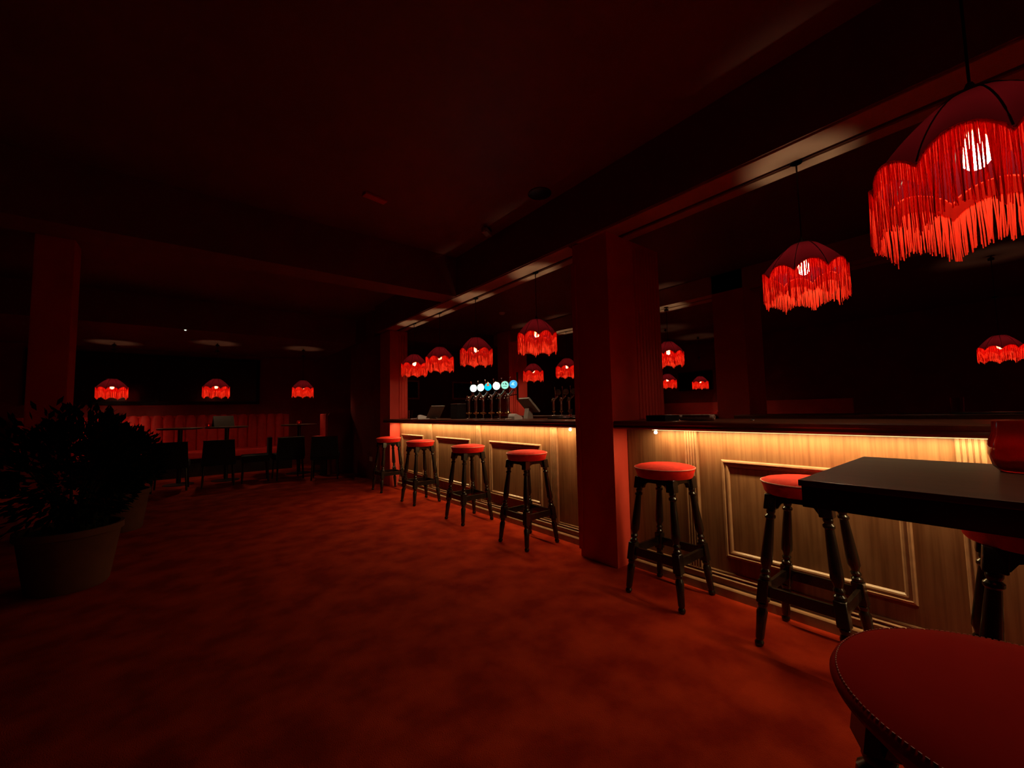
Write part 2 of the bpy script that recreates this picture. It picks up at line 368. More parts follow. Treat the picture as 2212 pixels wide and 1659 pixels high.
# ------------------------------------------------------------------ pendant lamps
def lamp_proto(nstr=420):
    root = bpy.data.objects.new('pendant_lamp', None); COL.objects.link(root); root.empty_display_size = .1
    R = .196
    def sc(a):     # scallop height at angle a: eight arches with cusps between
        u = (a / (2 * PI) * 8) % 1.0
        return .046 * (math.sin(PI * u) ** .75) - .030
    def rad(a):
        u = (a / (2 * PI) * 8) % 1.0
        return R * (.955 + .045 * math.sin(PI * u))
    # dome of eight gathered panels
    b = bmesh.new(); S = 96; prof = []
    for i in range(9):
        t = i / 8
        prof.append((.058 + (R - .058) * (.72 * t + .28 * math.sin(t * PI / 2)), .155 * (1 - t ** 1.12)))
    rings = []
    for i, (r, z) in enumerate(prof):
        t = i / 8; ring = []
        for k in range(S):
            a = 2 * PI * k / S; u = (a / (2 * PI) * 8) % 1.0
            rr = r * (1 - .055 * (1 - math.sin(PI * u)) * t) if i < 8 else rad(a)
            zz = z + (sc(a) if i == 8 else sc(a) * t * t * .6)
            ring.append(b.verts.new((rr * math.cos(a), rr * math.sin(a), zz)))
        rings.append(ring)
    for A, B in zip(rings, rings[1:]):
        for k in range(S): b.faces.new((A[k], B[k], B[(k + 1) % S], A[(k + 1) % S]))
    m = MB(); m._add(b); dome = m.build('shade_dome', M['dome'], root, smooth=True)
    rb = MB()
    for k in range(8):
        a = 2 * PI * k / 8
        rb.tube([((r * (1 - .05 * i / 8)) * math.cos(a), (r * (1 - .05 * i / 8)) * math.sin(a), z + .001 + (sc(a) * (i / 8) ** 2 * .6)) for i, (r, z) in enumerate(prof)], .0022, 5)
    rb.build('shade_rib', M['black'], dome)
    MB().tube([(rad(2 * PI * k / 96) * math.cos(2 * PI * k / 96), rad(2 * PI * k / 96) * math.sin(2 * PI * k / 96), sc(2 * PI * k / 96)) for k in range(96)], .0035, 6, True).build('braid_trim', M['fringe'], root, smooth=True)
    # fabric skirt inside the fringe
    b = bmesh.new(); A = []; B = []
    for k in range(S):
        a = 2 * PI * k / S; r = rad(a) - .006
        A.append(b.verts.new((r * math.cos(a), r * math.sin(a), sc(a) - .002))); B.append(b.verts.new((r * math.cos(a), r * math.sin(a), sc(a) - .046)))
    for k in range(S): b.faces.new((A[k], B[k], B[(k + 1) % S], A[(k + 1) % S]))
    m = MB(); m._add(b); m.build('shade_skirt', M['skirt'], root, smooth=True)
    # fringe: hanging threads
    b = bmesh.new(); rnd = random.Random(3)
    for k in range(nstr):
        a = 2 * PI * (k + rnd.uniform(-.3, .3)) / nstr; r = rad(a) + rnd.uniform(-.002, .003); L = .165 + rnd.uniform(-.008, .010)
        top = sc(a); w = rnd.uniform(.0011, .0018); drift = rnd.uniform(-.010, .010); dr = rnd.uniform(-.006, .004); prev = None
        for j in range(5):
            t = j / 4; aa = a + drift * (t ** 1.5) / r * .6 + rnd.uniform(-.001, .001) / r; r2 = r + dr * t
            c = Vector((r2 * math.cos(aa), r2 * math.sin(aa), top - L * t)); ta = Vector((-math.sin(aa), math.cos(aa), 0)); ra = Vector((math.cos(aa), math.sin(aa), 0))
            ww = w * (1 if j < 4 else .8)
            ring = [b.verts.new(c + ta * ww), b.verts.new(c + ra * ww), b.verts.new(c - ta * ww), b.verts.new(c - ra * ww)]
            if prev:
                for q in range(4): b.faces.new((prev[q], prev[(q + 1) % 4], ring[(q + 1) % 4], ring[q]))
            prev = ring
        b.faces.new(prev)
    m = MB(); m._add(b); m.build('fringe', M['fringe'], root)
    # fitting, cord, bulb
    ft = MB().tube([(.058 * math.cos(2 * PI * k / 32), .058 * math.sin(2 * PI * k / 32), .155) for k in range(32)], .003, 6, True)
    for k in range(3):
        a = 2 * PI * k / 3; ft.tube([(.058 * math.cos(a), .058 * math.sin(a), .155), (.02 * math.cos(a), .02 * math.sin(a), .158)], .002, 6)
    ft.lathe([(.020, .150), (.020, .165), (.006, .20)], 12).build('shade_fitting', M['black'], root, smooth=True)
    return root
LP = lamp_proto()
def make_bulb(root):
    b = MB().lathe([(0.0, -.052), (.014, -.049), (.024, -.036), (.028, -.018), (.026, .004), (.016, .030), (.013, .040)], 14).build('light_bulb', M['bulb'], root, smooth=True); b.location = (0, 0, .034)
    MB().lathe([(.015, .040), (.018, .042), (.018, .090), (.008, .125)], 12).build('lamp_holder', M['black'], b, smooth=True)
    return b
make_bulb(LP)
first = [True]
def lamp(x, y, z, label, group, zt=ZB + .05, rz=0.0, sc=1.0, bulb=None):
    r = LP if first[0] else copy_tree(LP)
    first[0] = False
    r.location = (x, y, z); r.rotation_euler = (0, 0, rz); r.scale = (sc, sc, sc)
    tag(r, label, 'pendant lamp', group)
    h = (zt - z) / sc
    c = MB().cyl((0, 0, .19), (0, 0, h), .003, seg=6); c.lathe([(.030, h - .055), (.030, h - .03), (.016, h - .022), (.006, h - .012), (.003, h - .16)][::-1], 12)
    c.build('cord', M['black'], r)
    if bulb:
        for ch in r.children:
            if ch.name.startswith('light_bulb'): ch.data = ch.data.copy(); ch.data.materials[0] = M[bulb]
    return r
G1 = 'fringed pendant lamps over the front counter'
ZL = 1.93
lamp(2.68, 5.80, ZL, 'fringed red pendant lamp over the left counter nearest the red end pier', G1, rz=.1)
lamp(2.68, 4.98, ZL, 'fringed red pendant lamp, second from the end pier, overlapping its left neighbour', G1, rz=.25)
lamp(2.68, 4.06, ZL - .01, 'fringed red pendant lamp hanging above the glowing beer tap badges', G1, rz=.35)
lamp(2.68, 2.96, ZL, 'fringed red pendant lamp in the left bay closest to the dark pier', G1, rz=.15)
lamp(2.68, .712, ZL, 'fringed red pendant lamp over the right counter, complete shade right of the dark pier', G1, rz=.05)
lamp(1.575, .030, 1.80, 'very large fringed lamp at the right edge hanging over the black high table', 'fringed pendant lamps over tables', zt=ZC, rz=.3, sc=1.07, bulb='bulb_dim')
G2 = 'fringed pendant lamps beyond the bar'
lamp(5.09, 5.75, ZL - .01, 'small fringed lamp beyond the bar in front of the lit red inner pier', G2)
lamp(5.16, 4.93, ZL, 'small fringed lamp beyond the bar above the unlit far taps', G2, rz=.2)
lamp(5.10, 2.96, ZL, 'upper of two fringed lamps half hidden by the right edge of the dark pier', G2, zt=ZB, rz=.2)
lamp(8.7, 5.1, 1.82, 'lower of two fringed lamps half hidden by the right edge of the dark pier', G2, zt=ZC)
lamp(10.45, 5.2, 1.84, 'tiny fringed lamp seen in front of the dark screen beyond the right bay', G2, zt=ZC, rz=.3)
lamp(8.0, .12, 1.86, 'fringed lamp cut by the right picture edge above the red table glass', G2, zt=ZC, rz=.1)
G3 = 'fringed pendant lamps over the seats at the end wall'
lamp(-1.15, 10.2, 1.74, 'fringed lamp near the end wall above the potted plants, leftmost of three', G3, zt=ZB, sc=1.08, rz=.5)
lamp(.34, 9.35, 1.73, 'fringed lamp near the end wall over the round table with the menu card', G3, zt=ZB, sc=1.06, rz=.3)
lamp(1.79, 9.25, 1.74, 'fringed lamp near the end wall next to the tall settle', G3, zt=ZB, sc=1.04, rz=.6)

# ------------------------------------------------------------------ bar stools
def turned_leg(top, foot, name, parent, ztop=.74):
    """square block, beads, long taper, beads, square block, turned foot; sheared to its splay"""
    top, foot = Vector(top), Vector(foot)
    def sh(co): 
        t = co.z / ztop; return Vector((foot.x + (top.x - foot.x) * t + co.x, foot.y + (top.y - foot.y) * t + co.y, co.z))
    prof = [(.013, 0), (.019, .006), (.021, .018), (.015, .030), (.019, .040), (.021, .10), (.025, .165), (.017, .185), (.022, .195), (.022, .205),
            (.016, .212)]
    b = MB()
    b.lathe(prof, 14, fn=sh)
    b.lathe([(.016, .318), (.024, .324), (.024, .336), (.016, .344), (.021, .352), (.022, .362), (.016, .372), (.019, .384), (.026, .40), (.026, .44),
             (.021, .56), (.018, .615), (.024, .622), (.024, .632), (.016, .640), (.020, .650), (.020, .660), (.016, .668)], 14, fn=sh)
    for z0, z1, w in ((.210, .320, .024), (.665, ztop, .027)):
        bm = bmesh.new(); bmesh.ops.create_cube(bm, size=1); bmesh.ops.scale(bm, vec=(2 * w, 2 * w, z1 - z0), verts=bm.verts)
        bmesh.ops.translate(bm, vec=(0, 0, (z0 + z1) / 2), verts=bm.verts); bmesh.ops.bevel(bm, geom=bm.edges[:], offset=.003, segments=1, affect='EDGES')
        for v in bm.verts: v.co = sh(v.co)
        b._add(bm)
    return b.build(name, M['black_wood'], parent, smooth=True)
def stool_proto(seatmat='velvet'):
    r = bpy.data.objects.new('bar_stool', None); COL.objects.link(r); r.empty_display_size = .1
    T, F = .108, .182
    for sx in (-1, 1):
        for sy in (-1, 1): turned_leg((sx * T, sy * T, .74), (sx * F, sy * F, 0), 'leg', r)
    s = F + (T - F) * .265 / .74
    for sx, sy in ((1, 0), (-1, 0), (0, 1), (0, -1)):
        if sx: MB().box(sx * s - .009, sx * s + .009, -s + .02, s - .02, .240, .292, .003).build('stretcher', M['black_wood'], r)
        else: MB().box(-s + .02, s - .02, sy * s - .009, sy * s + .009, .240, .292, .003).build('stretcher', M['black_wood'], r)
    # shaped apron boards between the leg blocks
    t = F + (T - F) * .70 / .74
    arch = [(-t, .672), (-t, .742), (t, .742), (t, .672), (t - .028, .672), (t - .045, .698), (t - .07, .706), (-t + .07, .706), (-t + .045, .698), (-t + .028, .672)]
    for sx in (-1, 1):
        MB().extrude(arch, 'x', sx * t - .010, sx * t + .010).build('apron', M['black_wood'], r)
        MB().extrude([(u, v) for u, v in arch], 'y', sx * t - .010, sx * t + .010).build('apron', M['black_wood'], r)
    R = .188
    se = MB().lathe([(.0, .738), (R - .022, .738), (R - .016, .746), (R - .010, .770), (R - .002, .792), (R - .004, .800), (R - .020, .808), (R - .06, .816), (R - .12, .821), (0, .823)], 48).build('seat', M[seatmat], r, smooth=True)
    MB().tube([((R - .002) * math.cos(2 * PI * k / 64), (R - .002) * math.sin(2 * PI * k / 64), .797) for k in range(64)], .0036, 6, True).build('seat_piping', M['piping'], se, smooth=True)
    return r
ST = stool_proto()
G = 'red round bar stools with turned black legs'
stools = [(2.42, 6.18, .0, 'red topped bar stool at the far end of the counter, dimmest of the row'),
          (2.42, 5.06, .03, 'red topped bar stool, second from the far end of the left bay'),
          (2.42, 3.86, -.02, 'red topped bar stool in front of the middle panels of the left bay'),
          (2.41, 2.84, .02, 'red topped bar stool in the left bay nearest to the dark pier'),
          (2.42, 1.47, .0, 'complete red bar stool on the right of the pier beside the bright pink wall strip'),
          (2.41, .70, .0, 'red bar stool partly hidden behind the left corner of the black high table'),
          (2.05, -.02, .1, 'shadowed bar stool almost hidden under the black high table')]
for i, (x, y, rz, lab) in enumerate(stools):
    o = ST if i == 0 else copy_tree(ST)
    o.location = (x, y, 0); o.rotation_euler = (0, 0, rz); tag(o, lab, 'bar stool', G)
# the near stool whose seat fills the corner: leather seat with a stitched rim
n = copy_tree(ST)
n.location = (.738, -.005, 0); n.scale = (1.035, 1.035, 1.035); n.rotation_euler = (0, 0, .5); tag(n, 'close red leather stool seat with stitched rim in the lower right corner', 'bar stool', G)
for ch in list(n.children):
    if ch.name.startswith('seat'):
        for gch in list(ch.children): bpy.data.objects.remove(gch)
        bpy.data.objects.remove(ch)
RS = .190
se = MB().lathe([(0, .742), (RS - .055, .742), (RS - .040, .752), (RS - .012, .782), (RS - .002, .792), (RS, .798), (RS - .003, .804), (RS - .010, .808), (RS - .05, .814), (RS - .11, .818), (0, .820)], 72).build('seat', M['seat_cloth'], n, smooth=True)
stt = MB()
for k in range(190):
    a = 2 * PI * k / 190
    stt.box(-.0018, .0018, -.0006, .0006, -.0004, .0007, mat=Matrix.Translation(((RS - .0075) * math.cos(a), (RS - .0075) * math.sin(a), .8072)) @ Matrix.Rotation(a + PI / 2, 4, 'Z'))
stt.build('stitching', M['piping'], se)

# ------------------------------------------------------------------ high table, red table glass
t = empty('high_table', (1.49, -.25, 0), label='black high table in the right foreground with deep edge', cat='table')
MB().box(-.33, .33, -.60, .60, .985, 1.0, .003).build('table_top', M['table_top'], t)
MB().box(-.325, .325, -.595, .595, .935, .985, .002).build('apron', M['black_wood'], t)
MB().lathe([(.05, .02), (.045, .05), (.045, .935)], 20).build('table_pedestal', M['black'], t, smooth=True)
MB().lathe([(.0, 0), (.25, 0), (.25, .012), (.06, .03), (0, .03)], 32).build('table_base', M['black'], t, smooth=True)
g = empty('candle_glass', (1.66, .005, 1.0), label='red glass candle holder at the right edge of the black high table', cat='candle holder')
MB().lathe([(.0, 0), (.040, 0), (.052, .012), (.060, .045), (.058, .075), (.050, .100), (.048, .128), (.045, .128), (.047, .100), (.054, .075), (.056, .045), (.048, .016), (0, .014)], 32, cap=False).build('glass_body', M['red_glass'], g, smooth=True)
MB().lathe([(0, .015), (.019, .015), (.019, .03), (0, .03)], 16).build('tea_light', M['white_plastic'], g)

# ------------------------------------------------------------------ beer taps
LENS = {'white': emis('badge_white', (.62, 1.0, .95), 2.6), 'mint': emis('badge_mint', (.60, 1.0, .86), 2.4), 'cyan': emis('badge_cyan', (.0, .62, .85), 1.1),
        'green': emis('badge_green', (.35, .85, .66), 1.1), 'blue': emis('badge_blue', (.06, .42, .85), 1.2), 'off': simple('badge_off', (.30, .30, .22), .25),
        'flame': emis('badge_flame', (.9, .25, .05), .8), 'dark': simple('badge_mark', (.02, .08, .06), .5), 'pale': emis('badge_pale', (.35, .8, 1.0), 1.3)}
def tap(x, y, lens, label, group, rz=0.0, mark=None, z=1.09):
    r = empty('beer_tap', (x, y, z), rz, label=label, cat='beer tap', group=group)
    MB().lathe([(.036, 0), (.036, .006), (.026, .012), (.010, .016)], 18).cyl((0, 0, .01), (0, 0, .06), .007).build('tap_base', M['chrome'], r, smooth=True)
    MB().lathe([(.008, .055), (.022, .062), (.026, .075), (.020, .088), (.012, .092)], 18).cyl((-.035, 0, .073), (.035, 0, .073), .006, seg=10).ball((-.036, 0, .073), .009).ball((.036, 0, .073), .009).build('collar', M['brass'], r, smooth=True)
    MB().lathe([(.013, .085), (.017, .12), (.017, .22), (.012, .245)], 18).build('column', M['chrome'], r, smooth=True)
    el = MB().ball((0, 0, .262), .025, 14, 1.25)
    el.tube([(0, 0, .262), (.012, -.030, .285), (.022, -.055, .308), (.028, -.070, .330)], [.014, .013, .012, .014], 12)
    el.tube([(0, 0, .262), (-.020, .004, .290), (-.022, .004, .300)], .010, 10)
    el.build('elbow', M['chrome'], r, smooth=True)
    MB().tube([(-.006, .010, .275), (-.030, .012, .262), (-.040, .012, .235)], .007, 10).build('spout', M['chrome'], r, smooth=True)
    # badge facing the customers, turned towards the room
    nrm = Vector((-.80, -.60, 0)); c = Vector((.025, -.078, .392))
    T4 = Matrix.Translation(c) @ nrm.to_track_quat('Z', 'Y').to_matrix().to_4x4()
    MB().lathe([(.0, -.016), (.046, -.016), (.050, -.010), (.050, .006), (.046, .009), (.044, .006)], 28, T4, cap=False).build('badge_rim', M['chrome'] if lens != 'off' else M['brass'], r, smooth=True)
    ln = MB().lathe([(.0, .009), (.030, .008), (.0445, .005)], 28, T4, cap=False).build('badge_lens', LENS[lens], r, smooth=True)
    if mark == 'flame':
        MB().extrude([(-.014, .014), (.0, .062), (.016, .014)], 'z', .008, .013).bm  # outline kept simple
        f = MB(); f.extrude([(-.018, .010), (-.004, .044), (0, .066), (.006, .044), (.018, .010)], 'z', .008, .014)
        for v in f.bm.verts: v.co = T4 @ v.co
        f.build('badge_mark', LENS['flame'], ln)
    if mark == 'face':
        f = MB()
        f.extrude([(-.026, .012), (-.018, .026), (-.012, .010)], 'z', .009, .0115).extrude([(.004, .022), (.008, .030), (.012, .018), (.026, .010), (.024, .004), (.004, .008)], 'z', .009, .0115).extrude([(-.022, -.014), (.022, -.012), (.022, -.016), (-.022, -.018)], 'z', .008, .0115)
        for v in f.bm.verts: v.co = T4 @ v.co
        f.build('badge_mark', LENS['dark'], ln)
    if mark == 'swirl':
        f = MB(); f.extrude([(-.026, -.008), (-.010, .020), (.020, .022), (.006, .008), (.018, -.016), (-.006, -.010)], 'z', .0095, .0115)
        for v in f.bm.verts: v.co = T4 @ v.co
        f.build('badge_mark', LENS['pale'], ln)
    h = MB().cyl((.040, -.010, .30), (.034, -.004, .47), .0045, .0035, 8).ball((.034, -.004, .476), .009)
    h.tube([(0, 0, .27), (.030, -.008, .285), (.040, -.010, .30)], .006, 8)
    h.build('tap_handle', M['black'] if False else M['chrome'], r, smooth=True)
    return r
GT = 'glowing beer taps on the left counter'
for y, ln, mk, lab in ((4.43, 'white', None, 'beer tap with plain white glowing badge, leftmost of six'),
                       (4.265, 'white', None, 'beer tap with white glowing badge, directly left of the cyan one'),
                       (4.105, 'cyan', 'flame', 'beer tap with cyan badge topped by a small orange point'),
                       (3.93, 'mint', None, 'beer tap with pale mint badge, right of the cyan one'),
                       (3.765, 'green', 'face', 'beer tap with green badge bearing dark marks'),
                       (3.61, 'blue', 'swirl', 'beer tap with bright blue badge, rightmost of the lit row')):
    last_tap = tap(2.80, y, ln, lab, GT, mark=mk)
# long dark side lever of the last tap in the row
dl = MB().cyl((0, 0, -.03), (0, 0, .10), .011).cyl((0, 0, .10), (0, 0, .27), .010, .012).ball((0, 0, -.035), .012)
dl.cyl((0, 0, .02), (-.08, .07, .005), .005, seg=8)
dl = dl.build('side_lever', M['matt_black'], last_tap, smooth=True); dl.location = (.085, -.075, .26)
GF = 'unlit beer taps on the far counter'
for y, lab in ((4.90, 'unlit beer tap on the far counter, leftmost of five'), (4.72, 'unlit beer tap on the far counter, second from the left'),
               (4.54, 'unlit beer tap on the far counter, middle of five'), (4.36, 'unlit beer tap on the far counter, fourth from the left'),
               (4.18, 'unlit beer tap on the far counter, partly behind the dark pier')):
    tap(4.78, y, 'off', lab, GF, rz=.15)

# ------------------------------------------------------------------ things on the counters
def reader(x, y, rz, label, screen=True):
    r = empty('card_reader', (x, y, 1.09), rz, label=label, cat='card reader', group='white card readers on the left counter')
    MB().extrude([(-.085, 0), (-.085, .022), (-.045, .038), (.045, .062), (.075, .058), (.085, .035), (.085, 0)], 'x', -.038, .038).build('reader_body', M['white_plastic'], r)
    m = Matrix.Translation((0, .004, .0525)) @ Matrix.Rotation(.26, 4, 'X')
    if screen: MB().box(-.026, .026, -.030, .022, 0, .003, mat=m).build('reader_screen', M['blue_screen'], r)
    MB().tube([(0, .085, .015), (.02, .12, .01), (.03, .16, .006), (.0, .19, .006)], .004, 6).build('reader_cable', M['white_plastic'], r)
    return r
reader(2.74, 3.40, 1.9, 'white card reader with blue screen in front of the tilted till screen')
reader(2.74, 5.62, 1.3, 'white card reader lying left of the tilted tablet', False)
tb = empty('tablet_stand', (2.80, 5.36, 1.096), 0, label='thin tablet leaning back on a stand behind the left card reader', cat='tablet')
m = Matrix.Translation((0, 0, .08)) @ Matrix.Rotation(.75, 4, 'X') @ Matrix.Rotation(0, 4, 'Z')
MB().box(-.11, .11, -.005, .005, -.10, .14, .003, mat=m).build('tablet', M['grey_plastic'], tb)
MB().tube([(0, .02, .10), (0, .06, .05), (0, .07, .004), (0, -.06, .004)], .008, 8).build('stand', M['grey_plastic'], tb)
bx = empty('ice_bucket', (2.86, 4.80, 1.09), 0, label='square black box behind the taps with a pale rim', cat='box')
MB().box(-.07, .07, -.09, .09, 0, .20, .012).build('bucket_body', M['matt_black'], bx)
MB().box(-.072, .072, -.092, .092, .20, .206, .002).build('bucket_rim', M['grey_plastic'], bx)
ps = empty('till_screen', (3.08, 3.62, 1.09), -.15, label='tilted till monitor seen from behind above the right card reader', cat='till screen')
m = Matrix.Translation((0, 0, .165)) @ Matrix.Rotation(.95, 4, 'Y')
MB().box(-.012, .012, -.13, .13, -.10, .12, .006, mat=Matrix.Translation((.02, -.03, .150)) @ Matrix.Rotation(-.75, 4, 'Y')).build('monitor', M['grey_plastic'], ps)
MB().extrude([(-.03, 0), (.05, 0), (.035, .12), (-.005, .12)], 'y', -.07, .02).build('monitor_foot', M['grey_plastic'], ps)
gl = MB().lathe([(0, 0), (.030, 0), (.034, .01), (.038, .14), (.035, .14), (.031, .012), (0, .01)], 20, cap=False).build('pint_glass', M['glass'], smooth=True)
gl.location = (2.86, 6.32, 1.09); tag(gl, 'empty glass on the left counter beside the red end pier', 'glass')
jg = []
for i, (y, lab) in enumerate(((2.74, 'small clear stemmed glass near the pier, left of a pair'), (2.64, 'small clear stemmed glass near the pier, right of a pair'))):
    b = MB().lathe([(0, 0), (.022, 0), (.020, .008), (.007, .02), (.006, .035), (.018, .06), (.022, .10), (.020, .10), (.015, .06), (0, .05)], 18, cap=False).build('shot_glass', M['glass'], smooth=True)
    b.location = (2.90, y, 1.09); tag(b, lab, 'glass', 'stemmed glasses by the pier')
dt = MB().box(-.11, .11, -.30, .30, 0, .018, .004).build('drip_tray', M['black']); dt.location = (3.02, 2.78, 1.09)
tag(dt, 'black drip tray on the left counter next to the pier', 'tray')
# right counter
bx = MB().box(-.09, .09, -.075, .075, 0, .040, .004).build('menu_box', M['matt_black']); bx.location = (2.64, 1.60, 1.09); bx.rotation_euler = (0, 0, .0)
tag(bx, 'low black box on the right counter by the pier', 'box')
tw = MB()
sp = [(.026 - .0012 * i * .5, i * .55) for i in range(36)]
tw.lathe([(0, -.14), (.020, -.14), (.025, -.134), (.026, -.06), (.027, 0), (.026, .08), (.025, .134), (.020, .14), (0, .14)], 24, Matrix.Translation((0, 0, .027)) @ Matrix.Rotation(PI / 2, 4, 'X'))
tw.tube([((.024 - .00045 * i) * math.cos(i * .6), -.141, .027 + (.024 - .00045 * i) * math.sin(i * .6)) for i in range(44)], .0016, 5)
tw.box(-.055, .0, -.12, .10, .046, .052, .002)
tw = tw.build('rolled_towel', M['cloth'], smooth=True); tw.location = (2.68, 1.37, 1.09); tw.scale = (.8, .8, .8); tw.rotation_euler = (0, 0, .12)
tag(tw, 'rolled brownish bar towel lying right of the low black box', 'towel')
pl = MB().lathe([(0, .004), (.06, .004), (.085, .014), (.088, .016), (.06, .0), (0, .0)], 32, cap=False).build('small_plate', M['white_plastic'], smooth=True); pl.location = (3.08, 1.78, 1.09)
tag(pl, 'small shallow dish on the right counter behind the low black box', 'dish')
kn = MB().lathe([(0, 0), (.014, 0), (.016, .004), (.010, .010), (0, .012)], 14).build('bottle_cap', M['chrome'], smooth=True); kn.location = (2.78, 1.06, 1.09)
tag(kn, 'tiny shiny cap lying alone on the right counter', 'bottle cap')
cn = MB().lathe([(0, 0), (.034, 0), (.036, .01), (.040, .13), (.037, .13), (.032, .012), (0, .01)], 20, cap=False).build('tumbler', M['glass'], smooth=True); cn.location = (4.85, .32, 1.09)
tag(cn, 'faint glass tumbler on the far counter right of the bar opening', 'glass')
mt = MB().box(-.12, .12, -.40, .40, 0, .012, .004).build('bar_mat', M['black']); mt.location = (4.75, -.05, 1.09)
tag(mt, 'shiny black bar mat on the far counter at the right', 'mat')
rg = MB().lathe([(0, 0), (.03, 0), (.04, .02), (.042, .06), (.032, .085), (.030, .085), (.038, .06), (0, .01)], 20, cap=False).build('candle_glass', M['red_glass'], smooth=True); rg.location = (4.70, -.35, 1.102)
tag(rg, 'small red candle glass on the far bar mat at the right edge', 'candle holder')

# ------------------------------------------------------------------ ceiling fittings
cm = empty('security_camera', (2.33, 3.28, ZC), .6, label='small ceiling camera beside the beam over the bar', cat='camera')
MB().box(-.03, .03, -.03, .03, -.03, 0, .004).build('mount', M['black'], cm)
MB().box(-.11, .03, -.028, .028, -.075, -.03, .006).cyl((-.11, 0, -.052), (-.125, 0, -.052), .02).build('camera_body', M['grey_plastic'], cm)
sp = MB().lathe([(0, -.012), (.09, -.012), (.10, -.006), (.10, 0), (0, 0)], 32, cap=False).build('ceiling_speaker', M['black'], smooth=True); sp.location = (2.30, 2.46, ZC)
tag(sp, 'round dark ceiling speaker beside the beam', 'speaker')
em = MB().box(-.10, .10, -.035, .035, -.02, 0, .006).build('ceiling_plate', M['red_paint']); em.location = (1.19, 3.35, ZC); em.rotation_euler = (0, 0, .15)
tag(em, 'narrow reddish fitting alone on the dark ceiling', 'ceiling fitting')
for (x, y, z, lab) in ((1.50, 4.80, ZC, 'round smoke detector beyond the cross beam'), (3.95, 5.2, 2.80, 'round smoke detector above the bar island')):
    s_ = MB().lathe([(0, -.035), (.03, -.035), (.045, -.02), (.05, 0), (0, 0)], 24, cap=False).build('smoke_detector', M['white_plastic'], smooth=True); s_.location = (x, y, z)
    tag(s_, lab, 'smoke detector', 'smoke detectors')
tl = MB().lathe([(0, -.012), (.012, -.012), (.014, 0), (0, 0)], 12, cap=False).build('indicator_light', emis('indicator_glow', (.9, 1, .8), 1.2), smooth=True); tl.location = (-.12, 8.15, ZB - .0)
tag(tl, 'tiny pale indicator light under the lowered ceiling at the end of the room', 'indicator light')

# ------------------------------------------------------------------ seating at the end wall
bq = empty('banquette', (.6, 10.6, 0), label='long red channelled banquette along the end wall', cat='banquette')
bb = MB().box(-3.0, 1.2, .20, .36, 0, 1.22)
for k in range(23):
    x = -2.95 + k * .18
    bb.lathe([(.082, .44), (.09, .5), (.09, 1.17), (.05, 1.23), (0, 1.235)], 12, Matrix.Translation((x, .19, 0)) @ Matrix.Scale(.55, 4, (0, 1, 0)))
bb.build('backrest', M['leather'], bq, smooth=True)
MB().box(-3.0, 1.2, -.35, .20, .36, .50, .03).build('seat', M['leather'], bq)
MB().box(-3.0, 1.2, -.28, .36, 0, .36).build('plinth', M['black_wood'], bq)

sl = empty('settle', (2.1, 8.6, 0), label='high backed red settle with dark end panel beside the partition', cat='settle')
MB().extrude([(.02, 0), (.02, 1.16), (.06, 1.215), (.46, 1.215), (.46, 0)], 'y', 0, .05).build('end_panel', M['wall'], sl)
MB().box(-.02, .02, -.002, .45, .5, 1.20, .015).build('backrest', M['leather'], sl)
MB().box(-.16, .0, 0.05, .55, .40, .76, .05).build('seat', M['leather'], sl)
MB().box(-.10, .02, .05, .55, 0, .40).build('plinth', M['black_wood'], sl)

def pole_table(x, y, r, label):
    o = empty('pedestal_table', (x, y, 0), label=label, cat='table', group='pedestal tables at the end of the room')
    MB().lathe([(0, .97), (r - .01, .97), (r, .98), (r, .995), (r - .004, 1.0), (0, 1.0)], 36).build('table_top', M['table_top'], o, smooth=True)
    MB().lathe([(.035, .02), (.035, .97)], 16).build('table_pedestal', M['black'], o, smooth=True)
    MB().lathe([(0, 0), (.22, 0), (.22, .01), (.05, .03), (0, .03)], 24).build('table_base', M['black'], o, smooth=True)
pole_table(-.16, 9.35, .33, 'round dark pedestal table left of the one with the menu card')
pole_table(.52, 9.32, .34, 'round dark pedestal table with menu card and candle')
pole_table(1.74, 9.30, .33, 'round dark pedestal table beside the tall settle')
def small_candle(x, y, label):
    o = empty('candle_glass', (x, y, 1.0), label=label, cat='candle holder', group='small red candles at the end of the room')
    MB().lathe([(0, 0), (.035, 0), (.045, .02), (.048, .05), (.036, .075), (.033, .075), (.044, .05), (.040, .02), (0, .01)], 20, cap=False).build('glass_body', M['red_glass'], o, smooth=True)
    MB().lathe([(0, .018), (.008, .025), (.004, .045), (0, .05)], 8).build('flame', M['flame'], o)
small_candle(.24, 9.22, 'red candle glass left of the menu card near the end wall')
small_candle(1.72, 9.2, 'red candle glass on the round table beside the settle')
mc = MB().extrude([(-.09, 0), (0, .20), (.09, 0), (.084, 0), (0, .188), (-.084, 0)], 'x', -.16, .16).build('menu_card', simple('menu_paper', (.035, .02, .01), .7)); mc.location = (.46, 9.30, 1.0); mc.rotation_euler = (0, 0, .2)
tag(mc, 'tent shaped menu card standing on the round table', 'menu card')

